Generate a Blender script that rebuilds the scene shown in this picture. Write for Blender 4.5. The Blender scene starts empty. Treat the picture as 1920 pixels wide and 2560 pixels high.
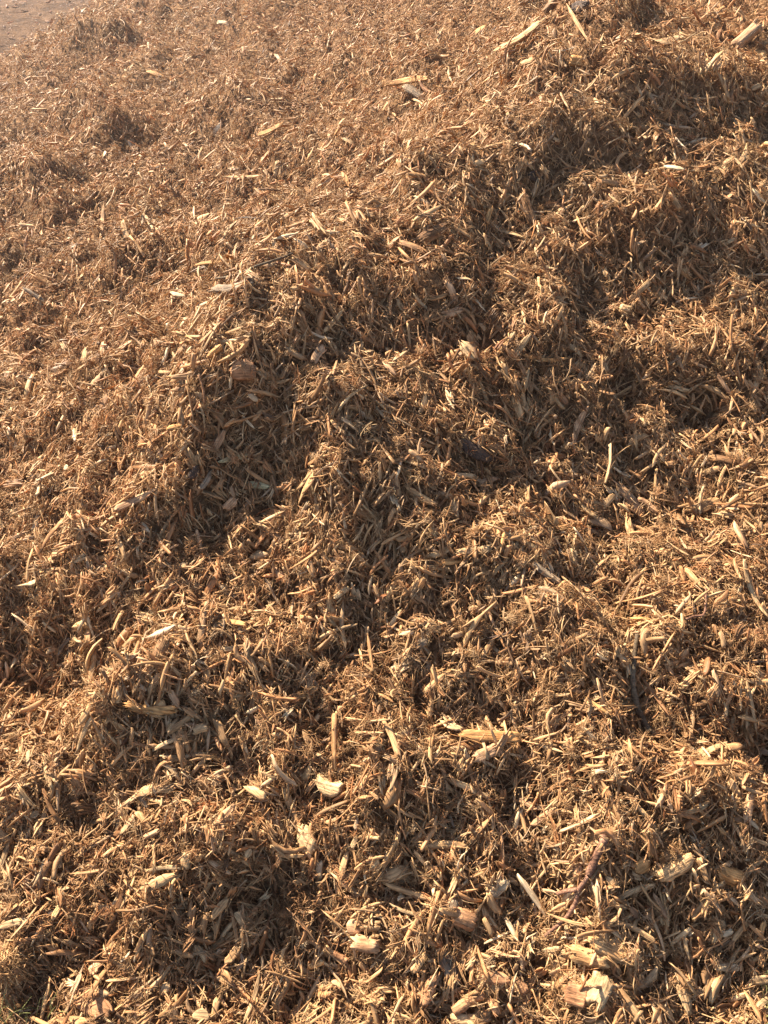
import bpy, math, random
import numpy as np
from mathutils import Vector, Matrix

random.seed(7); rng = np.random.default_rng(7)
SC = bpy.context.scene
COL = SC.collection

# ------------------------------------------------------------------ camera
CAM_Z, PITCH, HFOV = 1.60, 40.0, 54.0
cam_d = bpy.data.cameras.new('camera'); cam = bpy.data.objects.new('camera', cam_d); COL.objects.link(cam)
cam.location = (0, 0, CAM_Z); cam.rotation_euler = (math.radians(90 - PITCH), 0, 0)
cam_d.sensor_fit = 'HORIZONTAL'; cam_d.angle = math.radians(HFOV)
cam_d.clip_start = 0.02; cam_d.clip_end = 2000
SC.camera = cam

# ------------------------------------------------------------------ light
SUN_ELEV, SUN_AZ = 43.0, -46.0        # azimuth measured from +Y (away from the camera), negative = to the left
w = bpy.data.worlds.new('World'); SC.world = w; w.use_nodes = True
nt = w.node_tree; bg = nt.nodes['Background']
sky = nt.nodes.new('ShaderNodeTexSky'); sky.sky_type = 'NISHITA'; sky.sun_disc = False
sky.sun_elevation = math.radians(SUN_ELEV); sky.sun_rotation = math.radians(SUN_AZ)
nt.links.new(sky.outputs[0], bg.inputs[0]); bg.inputs[1].default_value = 0.065
sd = bpy.data.lights.new('sun', 'SUN'); sun = bpy.data.objects.new('sun', sd); COL.objects.link(sun)
sd.energy = 5.0; sd.angle = math.radians(0.53); sd.color = (1.0, 0.893, 0.725)
sdir = Vector((math.sin(math.radians(SUN_AZ)) * math.cos(math.radians(SUN_ELEV)),
               math.cos(math.radians(SUN_AZ)) * math.cos(math.radians(SUN_ELEV)),
               math.sin(math.radians(SUN_ELEV))))
sun.rotation_euler = sdir.to_track_quat('Z', 'Y').to_euler()
sun.location = sdir * 20
SC.view_settings.view_transform = 'Standard'; SC.view_settings.look = 'None'
SC.view_settings.gamma = 1; SC.view_settings.use_curve_mapping = False
SC.view_settings.exposure = 1.97
SC.cycles.max_bounces = 8; SC.cycles.diffuse_bounces = 6; SC.cycles.volume_bounces = 1
SC.cycles.use_denoising = True

# ------------------------------------------------------------------ noise and terrain height
def _hash(ix, iy, seed):
    h = (ix.astype(np.int64) * 374761393 + iy.astype(np.int64) * 668265263 + seed * 974634777) & 0xffffffff
    h = ((h ^ (h >> 13)) * 1274126177) & 0xffffffff
    h = (h ^ (h >> 16)) & 0xffff
    a = h / 65536.0 * 2 * np.pi
    return np.cos(a), np.sin(a)
def gnoise(x, y, seed):
    ix = np.floor(x); iy = np.floor(y); fx = x - ix; fy = y - iy
    u = fx * fx * fx * (fx * (fx * 6 - 15) + 10); v = fy * fy * fy * (fy * (fy * 6 - 15) + 10)
    def d(a, b):
        gx, gy = _hash(ix + a, iy + b, seed)
        return gx * (fx - a) + gy * (fy - b)
    return 1.4 * ((d(0, 0) * (1 - u) + d(1, 0) * u) * (1 - v) + (d(0, 1) * (1 - u) + d(1, 1) * u) * v)
def sstep(a, b, x):
    t = np.clip((x - a) / (b - a), 0, 1); return t * t * (3 - 2 * t)

def Z0(x, y):
    """the heap's broad shape: rises away from the viewer, steeper on the right, drops off at its far left edge"""
    yy = np.minimum(y, 9.0)
    z = 0.10 + 0.25 * yy + np.where(x > 0, 0.135, 0.045) * x * np.clip(yy, 0, 7)
    s = (x + 1.68) * -0.876 + (y - 5.2) * 0.482
    z = z - 0.55 * np.where(s > 0, s * s / (s + 0.25), 0)
    s2 = np.maximum(0, y - 8.0); z = z - 0.5 * s2 * s2 / (s2 + .5)
    return np.where(z > -0.3, z, -0.3)

TH = math.tan(math.radians(HFOV / 2))
def ray(px, py):
    """direction through a pixel of the 1920x2560 picture"""
    a = (px - 960) / 960 * TH; b = (1280 - py) / 960 * TH
    p = math.radians(PITCH)
    d = np.array([a, math.cos(p) + b * math.sin(p), -math.sin(p) + b * math.cos(p)])
    return d / np.linalg.norm(d)
def hit(px, py, f, tmax=14.0):
    d = ray(px, py); t = np.arange(0.6, tmax, 0.01)
    P = np.array([[0, 0, CAM_Z]]) + t[:, None] * d
    below = P[:, 2] < f(P[:, 0], P[:, 1])
    k = int(np.argmax(below)) if below.any() else len(t) - 1
    t0, t1 = t[max(k - 1, 0)], t[k]
    tt = np.linspace(t0, t1, 12); P = np.array([[0, 0, CAM_Z]]) + tt[:, None] * d
    b2 = P[:, 2] < f(P[:, 0], P[:, 1]); j = int(np.argmax(b2)) if b2.any() else 11
    return P[j]

K = 1920 / 1659.0
# crest lines: points (on a 1659x2212 picture), height, width behind, width in front
CRESTS = [
 ([(300,690),(380,640),(470,600),(580,570),(700,530),(820,460),(880,390),(1000,310),(1080,240),(1180,150),(1270,80),(1400,-40)], .50, .65, .44),
 ([(60,840),(200,790),(300,730),(380,670),(460,640),(560,640),(680,690)], .17, .38, .17),
 ([(1200,400),(1260,360),(1330,345),(1450,355),(1560,350),(1740,340)], .15, .26, .15),
 ([(1180,880),(1230,810),(1300,760),(1400,710),(1500,690),(1600,740),(1700,800)], .18, .25, .17),
 ([(560,960),(610,890),(690,850),(830,835),(960,830),(1130,800),(1190,770)], .15, .24, .18),
 ([(500,1250),(560,1210),(650,1190),(800,1165),(960,1205),(1180,1225),(1340,1260)], .14, .24, .17),
 ([(-60,1000),(60,930),(160,880),(240,830),(330,870),(420,920)], .08, .2, .08),
 ([(-60,1230),(60,1180),(200,1180),(330,1120),(430,1100),(500,1130)], .16, .25, .16),
 ([(120,1620),(220,1520),(320,1430),(430,1380),(560,1360),(700,1380)], .17, .15, .3),
 ([(-40,1790),(40,1680),(120,1600),(230,1560)], .08, .12, .1),
 ([(1000,1330),(1100,1310),(1220,1310),(1350,1330),(1500,1300),(1720,1260)], .10, .22, .08),
 ([(620,1620),(760,1600),(900,1620),(1020,1610),(1140,1610),(1300,1590),(1460,1560)], .15, .22, .18),
 ([(160,1800),(240,1770),(340,1750),(450,1745),(540,1760),(620,1800)], .08, .2, .10),
 ([(1180,1960),(1280,1890),(1380,1820),(1460,1770),(1570,1710),(1720,1650)], .10, .14, .12),
 ([(0,2030),(120,2000),(260,2000),(380,2020),(460,2060)], .025, .14, .05),
 ([(0,350),(50,325),(110,335),(160,380)], .18, .3, .15),
 ([(165,70),(190,25),(240,15),(300,50)], .17, .3, .12),
 ([(160,210),(200,185),(240,190),(280,220)], .18, .15, .1),
 ([(1240,95),(1330,85),(1430,110),(1540,120),(1700,90)], .10, .2, .09),
 ([(960,730),(1060,690),(1150,650),(1260,600),(1350,590)], .08, .2, .09),
 ([(1520,1580),(1600,1500),(1700,1470)], .08, .15, .07),
 ([(640,1560),(740,1520),(860,1540),(960,1600)], .07, .16, .08),
 ([(400,220),(480,190),(560,200),(640,180)], .14, .3, .14),
 ([(200,560),(300,520),(420,500),(520,440),(600,430)], .10, .3, .15),
 ([(480,330),(580,310),(700,300),(820,250)], .10, .3, .15),
 ([(700,110),(800,90),(900,100),(980,60)], .16, .3, .14),
 ([(1380,470),(1460,440),(1560,460),(1659,500)], .06, .15, .07),
]
PITS = [(1320,960,.12,.07),(1500,950,.12,.07),(60,1430,.06,.16),(150,1330,.03,.10),(270,1815,.03,.06),(520,800,.06,.10),(70,405,.09,.10),
        (1240,25,.18,.08),(1630,1650,.08,.08),(110,1480,.05,.12),(1130,1840,.05,.12),(1000,1760,.03,.14),(1010,990,.07,.06),
        (690,560,.05,.06),(1300,620,.05,.08),(640,1300,.04,.08),(1230,870,.06,.07),(240,80,.10,.12)]
def crest_h(x, y, q, H, wb, wf):
    """ridge along the line q, gentle behind and steeper towards the viewer; segments blend smoothly"""
    seg = np.linalg.norm(q[1:] - q[:-1], axis=1); L = np.concatenate([[0], np.cumsum(seg)]); tot = L[-1]
    num = np.zeros_like(x); den = np.zeros_like(x)
    for k in range(len(q) - 1):
        a, b = q[k], q[k + 1]; d = b - a; l2 = d @ d + 1e-9; l = math.sqrt(l2)
        t = np.clip(((x - a[0]) * d[0] + (y - a[1]) * d[1]) / l2, 0, 1)
        ex = x - a[0] - t * d[0]; ey = y - a[1] - t * d[1]
        dd = np.hypot(ex, ey)
        sg = (d[0] * (y - a[1]) - d[1] * (x - a[0])) / l            # signed distance to the line
        m = sstep(-.05, .05, sg)
        tp = (L[k] + t * seg[k]) / tot
        taper = sstep(0, .25, tp) * sstep(0, .25, 1 - tp)
        h = taper * (m * np.exp(-(dd / wb) ** 1.5) + (1 - m) * np.exp(-(dd / wf) ** 2.0))
        w_ = seg[k] / (dd + .03) ** 4
        num += h * w_; den += w_
    return .78 * H * num / den

_cr = []
for pts, h, wb, wf in CRESTS:
    q = np.array([hit(px * K, py * K, lambda x, y: Z0(x, y) + .38 * h + .03)[:2] for px, py in pts])
    # densify
    out = [q[0]]
    for a, b in zip(q[:-1], q[1:]):
        for t in (1/3, 2/3, 1): out.append(a + (b - a) * t)
    _cr.append((np.array(out), h, wb, wf))
def _near(x, y, q, h, wb, wf):
    g = 2.6 * max(wb, wf) + .1; lo = q.min(0) - g; hi = q.max(0) + g
    m = (x > lo[0]) & (x < hi[0]) & (y > lo[1]) & (y < hi[1]); o = np.zeros_like(x)
    if m.any(): o[m] = crest_h(x[m], y[m], q, h, wb, wf)
    return o
def _settle():
    # each crest is set where it stands once its own height and its neighbours' are counted in
    D = []; own = []; idx = []
    for ci, (pts, h, wb, wf) in enumerate(CRESTS):
        for k, (px, py) in enumerate(pts):
            tt_ = k / (len(pts) - 1)
            D.append(ray(px * K, py * K)); idx.append(ci); own.append(.78 * h * min(1, tt_ * 4 + .2, (1 - tt_) * 4 + .2))
    D = np.array(D); own = np.array(own); idx = np.array(idx)
    t = np.full(len(D), .7); done = np.zeros(len(D), bool); st = .025
    for _ in range(420):
        a = ~done
        if not a.any(): break
        P = np.array([0, 0, CAM_Z]) + t[a, None] * D[a]; x, y = P[:, 0], P[:, 1]
        f = Z0(x, y) + own[a] + .05
        for cj, c_ in enumerate(_cr):
            v = _near(x, y, *c_); f += np.where(idx[a] == cj, 0, v)
        b = P[:, 2] < f
        ia = np.where(a)[0]; done[ia[b]] = True; t[ia[~b]] += st
    P = np.array([0, 0, CAM_Z]) + t[:, None] * D
    new = []
    for ci, (pts, h, wb, wf) in enumerate(CRESTS):
        q = P[idx == ci][:, :2]; out = [q[0]]
        for a, b in zip(q[:-1], q[1:]):
            for u in (1/3, 2/3, 1): out.append(a + (b - a) * u)
        new.append((np.array(out), h, wb, wf))
    return new
_pit = [(hit(px * K, py * K, Z0)[:2], h, r) for px, py, h, r in PITS]

for _ in range(3): _cr = _settle()
def relief(x, y):
    """lumps, ledges and hollows of the heap, smooth part"""
    wx = x + 0.07 * gnoise(x * 4, y * 4, 11) + .02 * gnoise(x * 14, y * 14, 12)
    wy = y + 0.07 * gnoise(x * 4, y * 4, 21) + .02 * gnoise(x * 14, y * 14, 22)
    h = np.zeros_like(x)
    for q, H, wb, wf in _cr:
        g = 2.6 * max(wb, wf) + .1; lo = q.min(0) - g; hi = q.max(0) + g
        m = (x > lo[0]) & (x < hi[0]) & (y > lo[1]) & (y < hi[1])
        if m.any(): h[m] += crest_h(wx[m], wy[m], q, H, wb, wf)
    for p, H, r in _pit:
        h -= H * np.exp(-(((wx - p[0]) ** 2 + (wy - p[1]) ** 2) / r ** 2))
    h += 0.040 * gnoise(x * 2.2, y * 2.2, 1) 
    h += 0.046 * np.abs(gnoise(wx * 4.1, wy * 4.1, 2)) + .022 * gnoise(wx * 6.5, wy * 6.5, 6)
    return h
def Hs(x, y): return Z0(x, y) + relief(x, y)
def H(x, y):
    x = np.asarray(x, float); y = np.asarray(y, float)
    wx = x + .012 * gnoise(x * 25, y * 25, 31); wy = y + .012 * gnoise(x * 25, y * 25, 32)
    h = Hs(x, y)
    h = h + 0.042 * np.abs(gnoise(wx * 9, wy * 9, 3)) + 0.022 * np.abs(gnoise(wx * 20, wy * 20, 4)) + .008 * gnoise(x * 45, y * 45, 5)
    return h

# heights looked up in a fine grid from here on (fast)
GX0, GY0, GS = -6.6, -1.5, .009
_gx = np.arange(GX0, 6.6, GS); _gy = np.arange(GY0, 11.2, GS)
_X, _Y = np.meshgrid(_gx, _gy, indexing='ij')
_fx, _fy = _X.ravel(), _Y.ravel()
_G_s = Hs(_fx, _fy); _wx = _fx + .012 * gnoise(_fx * 25, _fy * 25, 31); _wy = _fy + .012 * gnoise(_fx * 25, _fy * 25, 32)
_b9 = np.abs(gnoise(_wx * 9, _wy * 9, 3))
_G_h = (_G_s + .052 * _b9 + .038 * np.abs(gnoise(_wx * 20, _wy * 20, 4)) + .011 * gnoise(_fx * 45, _fy * 45, 5)).reshape(_X.shape)
_G_m = (_G_s + .052 * _b9).reshape(_X.shape); _G_s = _G_s.reshape(_X.shape)
def _look(G):
    def f(x, y):
        x = np.asarray(x, float); y = np.asarray(y, float)
        u = np.clip((x - GX0) / GS, 0, G.shape[0] - 1.001); v = np.clip((y - GY0) / GS, 0, G.shape[1] - 1.001)
        i = u.astype(int); j = v.astype(int); a = u - i; b = v - j
        return (G[i, j] * (1 - a) + G[i + 1, j] * a) * (1 - b) + (G[i, j + 1] * (1 - a) + G[i + 1, j + 1] * a) * b
    return f
H = _look(_G_h); Hs = _look(_G_s); Hm_ = _look(_G_m)
del _X, _Y, _fx, _fy, _wx, _wy, _b9

# ------------------------------------------------------------------ materials
def mat(name): 
    m = bpy.data.materials.new(name); m.use_nodes = True
    n = m.node_tree; b = n.nodes['Principled BSDF']
    return m, n, b
def ramp(n, stops):
    r = n.nodes.new('ShaderNodeValToRGB'); e = r.color_ramp.elements
    e[0].position, e[0].color = stops[0][0], (*stops[0][1], 1); e[1].position, e[1].color = stops[-1][0], (*stops[-1][1], 1)
    for p, c in stops[1:-1]:
        k = e.new(p); k.color = (*c, 1)
    return r
WOOD = [(0, (.12, .062, .030)), (.12, (.21, .110, .051)), (.32, (.36, .202, .093)), (.58, (.49, .292, .137)), (.80, (.60, .382, .185)), (.93, (.67, .452, .235)), (1, (.72, .53, .31))]
def wood_material(name, mode, colour=None, rough=.7, grain=1.0, contrast=1.0, transl=0.0):
    """grain runs along the piece's own X"""
    m, n, b = mat(name); L = n.links.new
    tc = n.nodes.new('ShaderNodeTexCoord'); mp = n.nodes.new('ShaderNodeMapping')
    L(tc.outputs['Object'], mp.inputs[0])
    if mode == 'instance': mp.inputs['Scale'].default_value = (3, 28, 28)
    else: mp.inputs['Scale'].default_value = (30 * grain, 330 * grain, 330 * grain)
    oi = n.nodes.new('ShaderNodeObjectInfo')
    nz = n.nodes.new('ShaderNodeTexNoise'); nz.noise_dimensions = '4D'; nz.inputs['Scale'].default_value = 1; nz.inputs['Detail'].default_value = 4; nz.inputs['Roughness'].default_value = .6
    L(mp.outputs[0], nz.inputs['Vector'])
    mw = n.nodes.new('ShaderNodeMath'); mw.operation = 'MULTIPLY'; mw.inputs[1].default_value = 37
    L(oi.outputs['Random'], mw.inputs[0]); L(mw.outputs[0], nz.inputs['W'])
    if mode == 'instance':
        at = n.nodes.new('ShaderNodeAttribute'); at.attribute_type = 'INSTANCER'; at.attribute_name = 'tint'
        r = ramp(n, WOOD); L(at.outputs['Fac'], r.inputs[0]); col = r.outputs[0]
        ah = n.nodes.new('ShaderNodeAttribute'); ah.attribute_type = 'INSTANCER'; ah.attribute_name = 'redness'
        hm = n.nodes.new('ShaderNodeMix'); hm.data_type = 'RGBA'; hm.blend_type = 'MULTIPLY'
        L(ah.outputs['Fac'], hm.inputs[0]); L(col, hm.inputs[6]); hm.inputs[7].default_value = (1.1, .66, .48, 1)
        col = hm.outputs[2]
        mr = n.nodes.new('ShaderNodeMapRange'); mr.inputs[1].default_value = -.4; mr.inputs[2].default_value = .0; mr.inputs[3].default_value = .85; mr.inputs[4].default_value = 1
        hs = n.nodes.new('ShaderNodeHueSaturation'); L(ah.outputs['Fac'], mr.inputs[0]); L(mr.outputs[0], hs.inputs['Saturation']); L(col, hs.inputs['Color'])
        cl = n.nodes.new('ShaderNodeClamp'); L(ah.outputs['Fac'], cl.inputs[0]); L(cl.outputs[0], hm.inputs[0]); col = hs.outputs[0]
    else:
        rg = n.nodes.new('ShaderNodeRGB'); rg.outputs[0].default_value = (*colour, 1); col = rg.outputs[0]
        # broad stains
        n2 = n.nodes.new('ShaderNodeTexNoise'); n2.noise_dimensions = '4D'; n2.inputs['Scale'].default_value = 30; n2.inputs['Detail'].default_value = 3
        L(tc.outputs['Object'], n2.inputs['Vector']); L(mw.outputs[0], n2.inputs['W'])
        r2 = ramp(n, [(.38, (.62, .55, .50)), (.6, (1.12, 1.10, 1.06))]); L(n2.outputs[0], r2.inputs[0])
        m2 = n.nodes.new('ShaderNodeMix'); m2.data_type = 'RGBA'; m2.blend_type = 'MULTIPLY'; m2.inputs[0].default_value = 1
        L(col, m2.inputs[6]); L(r2.outputs[0], m2.inputs[7]); col = m2.outputs[2]
    r3 = ramp(n, [(.36, tuple([1 - (.62 if mode != 'instance' else .42) * contrast] * 3)), (.58, (1.12, 1.12, 1.12))]); L(nz.outputs[0], r3.inputs[0])
    m3 = n.nodes.new('ShaderNodeMix'); m3.data_type = 'RGBA'; m3.blend_type = 'MULTIPLY'; m3.inputs[0].default_value = 1
    L(col, m3.inputs[6]); L(r3.outputs[0], m3.inputs[7])
    L(m3.outputs[2], b.inputs['Base Color'])
    b.inputs['Roughness'].default_value = rough; b.inputs['Specular IOR Level'].default_value = .2 if mode == 'instance' else .18
    if mode != 'instance':
        bp = n.nodes.new('ShaderNodeBump'); bp.inputs['Strength'].default_value = 1; bp.inputs['Distance'].default_value = .002
        L(nz.outputs[0], bp.inputs['Height']); L(bp.outputs[0], b.inputs['Normal'])
    if transl > 0:
        tr = n.nodes.new('ShaderNodeBsdfTranslucent'); L(m3.outputs[2], tr.inputs[0])
        mx = n.nodes.new('ShaderNodeMixShader'); mx.inputs[0].default_value = transl
        L(b.outputs[0], mx.inputs[1]); L(tr.outputs[0], mx.inputs[2])
        L(mx.outputs[0], n.nodes['Material Output'].inputs['Surface'])
    return m
M_SHRED = wood_material('shredded_wood', 'instance', rough=.5, transl=.28)
def soil_material(name, c0, c1, c2, scale, bump):
    m, n, b = mat(name); L = n.links.new
    tc = n.nodes.new('ShaderNodeTexCoord')
    nz = n.nodes.new('ShaderNodeTexNoise'); nz.inputs['Scale'].default_value = scale; nz.inputs['Detail'].default_value = 8; nz.inputs['Roughness'].default_value = .7
    L(tc.outputs['Object'], nz.inputs['Vector'])
    r = ramp(n, [(.35, c0), (.5, c1), (.66, c2)]); L(nz.outputs[0], r.inputs[0])
    L(r.outputs[0], b.inputs['Base Color']); b.inputs['Roughness'].default_value = .95; b.inputs['Specular IOR Level'].default_value = .08
    bp = n.nodes.new('ShaderNodeBump'); bp.inputs['Strength'].default_value = 1; bp.inputs['Distance'].default_value = bump
    L(nz.outputs[0], bp.inputs['Height']); L(bp.outputs[0], b.inputs['Normal'])
    return m
M_HEAP = soil_material('dark_mulch_fines', (.05, .025, .012), (.16, .085, .042), (.34, .2, .1), 55, .01)  # dark brown fines under the loose chips
M_GROUND = soil_material('trodden_mulch', (.05, .026, .013), (.10, .054, .028), (.17, .095, .05), 4, .08)

# ------------------------------------------------------------------ ground and heap
def mesh_from(name, V, F, smooth=False):
    me = bpy.data.meshes.new(name)
    V = np.asarray(V, np.float32); F = np.asarray(F, np.int32)
    me.vertices.add(len(V)); me.vertices.foreach_set('co', V.ravel())
    k = F.shape[1]; me.loops.add(F.size); me.loops.foreach_set('vertex_index', F.ravel())
    me.polygons.add(len(F)); me.polygons.foreach_set('loop_start', np.arange(0, F.size, k, dtype=np.int32))
    me.update(calc_edges=True)
    if smooth: me.polygons.foreach_set('use_smooth', np.ones(len(F), bool))
    return me
def grid_faces(nr, nc):
    i = np.arange(nr - 1)[:, None] * nc + np.arange(nc - 1)[None]
    i = i.ravel(); return np.stack([i, i + 1, i + nc + 1, i + nc], 1)
def link(o, parent=None):
    COL.objects.link(o)
    if parent: o.parent = parent
    return o
def structure(name, me, m):
    o = bpy.data.objects.new(name, me); me.materials.append(m); o['kind'] = 'structure'; return link(o)

def ground_h(x, y):
    # level yard that rises a little in the distance, gently rutted
    r = np.hypot(x, y)
    return 0.02 * gnoise(x * .6, y * .6, 41) * np.minimum(1, r / 4) + .10 * gnoise(x * .18, y * .18, 42) * sstep(6, 14, r) \
        + .55 * sstep(6, 11, r) * sstep(2, 6, y) + .9 * sstep(16, 45, y) + .03 * gnoise(x * 1.7, y * 1.7, 43) * sstep(5, 9, r)
rr = np.concatenate([[0.0], np.geomspace(.4, 160, 150)]); tt = np.linspace(0, 2 * np.pi, 241)
R, T = np.meshgrid(rr, tt, indexing='ij'); X = R * np.sin(T); Y = R * np.cos(T)
structure('ground', mesh_from('ground', np.stack([X, Y, ground_h(X, Y)], -1).reshape(-1, 3), grid_faces(*X.shape), True), M_GROUND)

rr = np.geomspace(1.3, 14, 520); tt = np.radians(np.linspace(-62, 62, 620))
R, T = np.meshgrid(rr, tt, indexing='ij'); X = R * np.sin(T); Y = -1.9 + R * np.cos(T)
edge = sstep(1.3, 1.9, R) * sstep(62, 56, np.degrees(np.abs(T))) * sstep(14, 12, R)
Zh = H(X.ravel(), Y.ravel()).reshape(X.shape)
_e = .01; _gx2 = (H(X + _e, Y) - H(X - _e, Y)) / (2 * _e); _gy2 = (H(X, Y + _e) - H(X, Y - _e)) / (2 * _e)
Zh = Zh - .019 * np.sqrt(1 + _gx2 ** 2 + _gy2 ** 2)
Zh = np.where(edge < 1, Zh * edge - .25 * (1 - edge), Zh)
structure('mulch_heap', mesh_from('mulch_heap', np.stack([X, Y, Zh], -1).reshape(-1, 3), grid_faces(*X.shape), True), M_HEAP)

# ------------------------------------------------------------------ piece shapes
def splinter_mesh(name, segs, sides, width, thick, bend, rough, seed, taper=.35, jag=.3, twist=.4):
    """a torn sliver of wood, unit length along X: boxy section, ends broken off slantwise"""
    r = np.random.default_rng(seed)
    V = []; F = []
    b1, b2 = r.normal(0, bend), r.normal(0, bend * .6)
    ang0 = np.arange(sides) / sides * 2 * np.pi + (math.pi / 4 if sides == 4 else 0) + r.normal(0, .15)
    rad = 1 + r.normal(0, .16, sides)
    cs, sn = np.cos(ang0), np.sin(ang0)
    ya = cs * rad * width * .5 * (1.3 if sides == 4 else 1); za = sn * rad * thick * .5 * (1.3 if sides == 4 else 1)
    ta, tb = r.uniform(.03, taper), r.uniform(.03, taper); p0, p1 = r.uniform(.15, .95), r.uniform(.15, .95)
    k0, k1 = r.normal(0, jag), r.normal(0, jag)          # slant of the broken ends
    j0, j1 = r.normal(0, jag * .22, sides), r.normal(0, jag * .22, sides)
    tw = r.normal(0, twist); off = r.normal(0, .25, 2) * width
    ts = np.concatenate([[0], np.sort(np.clip(np.linspace(0, 1, segs + 1)[1:-1] + r.normal(0, .05, segs - 1), .05, .95)), [1]])
    for i, t in enumerate(ts):
        x = t - .5
        pr = min(1, p0 + (1 - p0) * t / ta, p1 + (1 - p1) * (1 - t) / tb)
        k = pr * (1 + r.normal(0, rough * .6, sides))
        ys = ya * k + (1 - pr) * off[0 if t < .5 else 1]; zs = za * k
        c, s_ = math.cos(tw * x), math.sin(tw * x)
        yr = ys * c - zs * s_; zr = ys * s_ + zs * c
        e0, e1 = max(0, 1 - t * 3), max(0, 1 - (1 - t) * 3)
        xs = x + e0 * (k0 * ys + j0 * .35) + e1 * (k1 * ys + j1 * .35)
        cy = b1 * (x * x * 4 - .33); cz = b2 * (x * x * 4 - .33)
        for q in range(sides): V.append((xs[q], cy + yr[q], cz + zr[q]))
    for i in range(segs):
        for q in range(sides):
            a = i * sides + q; b = i * sides + (q + 1) % sides
            F.append((a, b, b + sides)); F.append((a, b + sides, a + sides))
    for q in range(1, sides - 1):
        F.append((0, q + 1, q)); o = segs * sides; F.append((o, o + q, o + q + 1))
    return np.array(V), np.array(F)

src = bpy.data.collections.new('shred_shapes')        # shapes only, not linked to the scene
variants = []
def add_variant(V, F, sm=False):
    me = mesh_from('shred', V, F, sm); me.materials.append(M_SHRED)
    o = bpy.data.objects.new('shred_%03d' % len(variants), me); src.objects.link(o); variants.append(o)
for s in range(22):   # 0-21 slivers
    add_variant(*splinter_mesh('s', 4, 4, random.uniform(.05, .14), random.uniform(.025, .055), .06, .18, 100 + s, taper=.3, jag=.9))
for s in range(14):   # 22-35 flat chips
    add_variant(*splinter_mesh('s', 4, 5, random.uniform(.16, .38), random.uniform(.04, .09), .05, .14, 200 + s, taper=.25, jag=.7))
for s in range(12):   # 36-47 thin bent fibres
    add_variant(*splinter_mesh('s', 6, 3, random.uniform(.025, .05), random.uniform(.02, .035), .22, .15, 300 + s, taper=.4))
for s in range(10):   # 48-57 tufts of shredded fibre
    r = np.random.default_rng(400 + s); VV, FF, off = [], [], 0
    for k in range(14):
        V, F = splinter_mesh('s', 3, 3, r.uniform(.02, .05), r.uniform(.015, .03), .18, .2, 5000 + s * 50 + k, taper=.5)
        V = V * r.uniform(.5, 1.05); 
        a = r.uniform(0, 6.28); e = r.normal(0, .5)
        Rz = np.array(Matrix.Rotation(a, 3, 'Z') @ Matrix.Rotation(e, 3, 'Y'))
        V = V @ Rz.T + r.normal(0, .13, 3) * [1, 1, .5]
        VV.append(V); FF.append(F + off); off += len(V)
    add_variant(np.concatenate(VV), np.concatenate(FF))
for s in range(8):    # 58-65 crumbs
    add_variant(*splinter_mesh('s', 2, 5, random.uniform(.5, .8), random.uniform(.3, .55), .05, .25, 600 + s, taper=.5, jag=.9))
for s in range(16):   # 66-81 torn bundles: parallel slivers that splay at the ends
    r = np.random.default_rng(700 + s); VV, FF, off = [], [], 0; nb = int(r.integers(3, 6)); ww = r.uniform(.05, .09)
    for k in range(nb):
        V, F = splinter_mesh('s', 4, 4, ww * r.uniform(.7, 1.5), ww * r.uniform(.4, .8), .04, .2, 9000 + s * 50 + k, taper=.35, jag=.9)
        V = V * np.array([r.uniform(.5, 1.0), 1, 1]); a = r.normal(0, .11); e = r.normal(0, .07)
        V = V @ np.array(Matrix.Rotation(a, 3, 'Z') @ Matrix.Rotation(e, 3, 'Y')).T + np.array([r.normal(0, .1), (k - nb / 2) * ww * .75, r.normal(0, ww * .25)])
        VV.append(V); FF.append(F + off); off += len(V)
    add_variant(np.concatenate(VV), np.concatenate(FF))
NV = len(variants)

def normals(f, x, y, e=.012):
    gx = (f(x + e, y) - f(x - e, y)) / (2 * e); gy = (f(x, y + e) - f(x, y - e)) / (2 * e)
    n = np.stack([-gx, -gy, np.ones_like(gx)], 1); return n / np.linalg.norm(n, axis=1, keepdims=True)
def quats(Xa, Ya, Za):
    """columns are the axes; returns wxyz"""
    m = np.stack([Xa, Ya, Za], 2)
    q = np.zeros((len(m), 4))
    t = m[:, 0, 0] + m[:, 1, 1] + m[:, 2, 2]
    q[:, 0] = np.sqrt(np.maximum(0, 1 + t)) / 2
    q[:, 1] = np.copysign(np.sqrt(np.maximum(0, 1 + m[:, 0, 0] - m[:, 1, 1] - m[:, 2, 2])) / 2, m[:, 2, 1] - m[:, 1, 2])
    q[:, 2] = np.copysign(np.sqrt(np.maximum(0, 1 - m[:, 0, 0] + m[:, 1, 1] - m[:, 2, 2])) / 2, m[:, 0, 2] - m[:, 2, 0])
    q[:, 3] = np.copysign(np.sqrt(np.maximum(0, 1 - m[:, 0, 0] - m[:, 1, 1] + m[:, 2, 2])) / 2, m[:, 1, 0] - m[:, 0, 1])
    return q / np.linalg.norm(q, axis=1, keepdims=True)
def unit(a): return a / (np.linalg.norm(a, axis=1, keepdims=True) + 1e-12)

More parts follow.
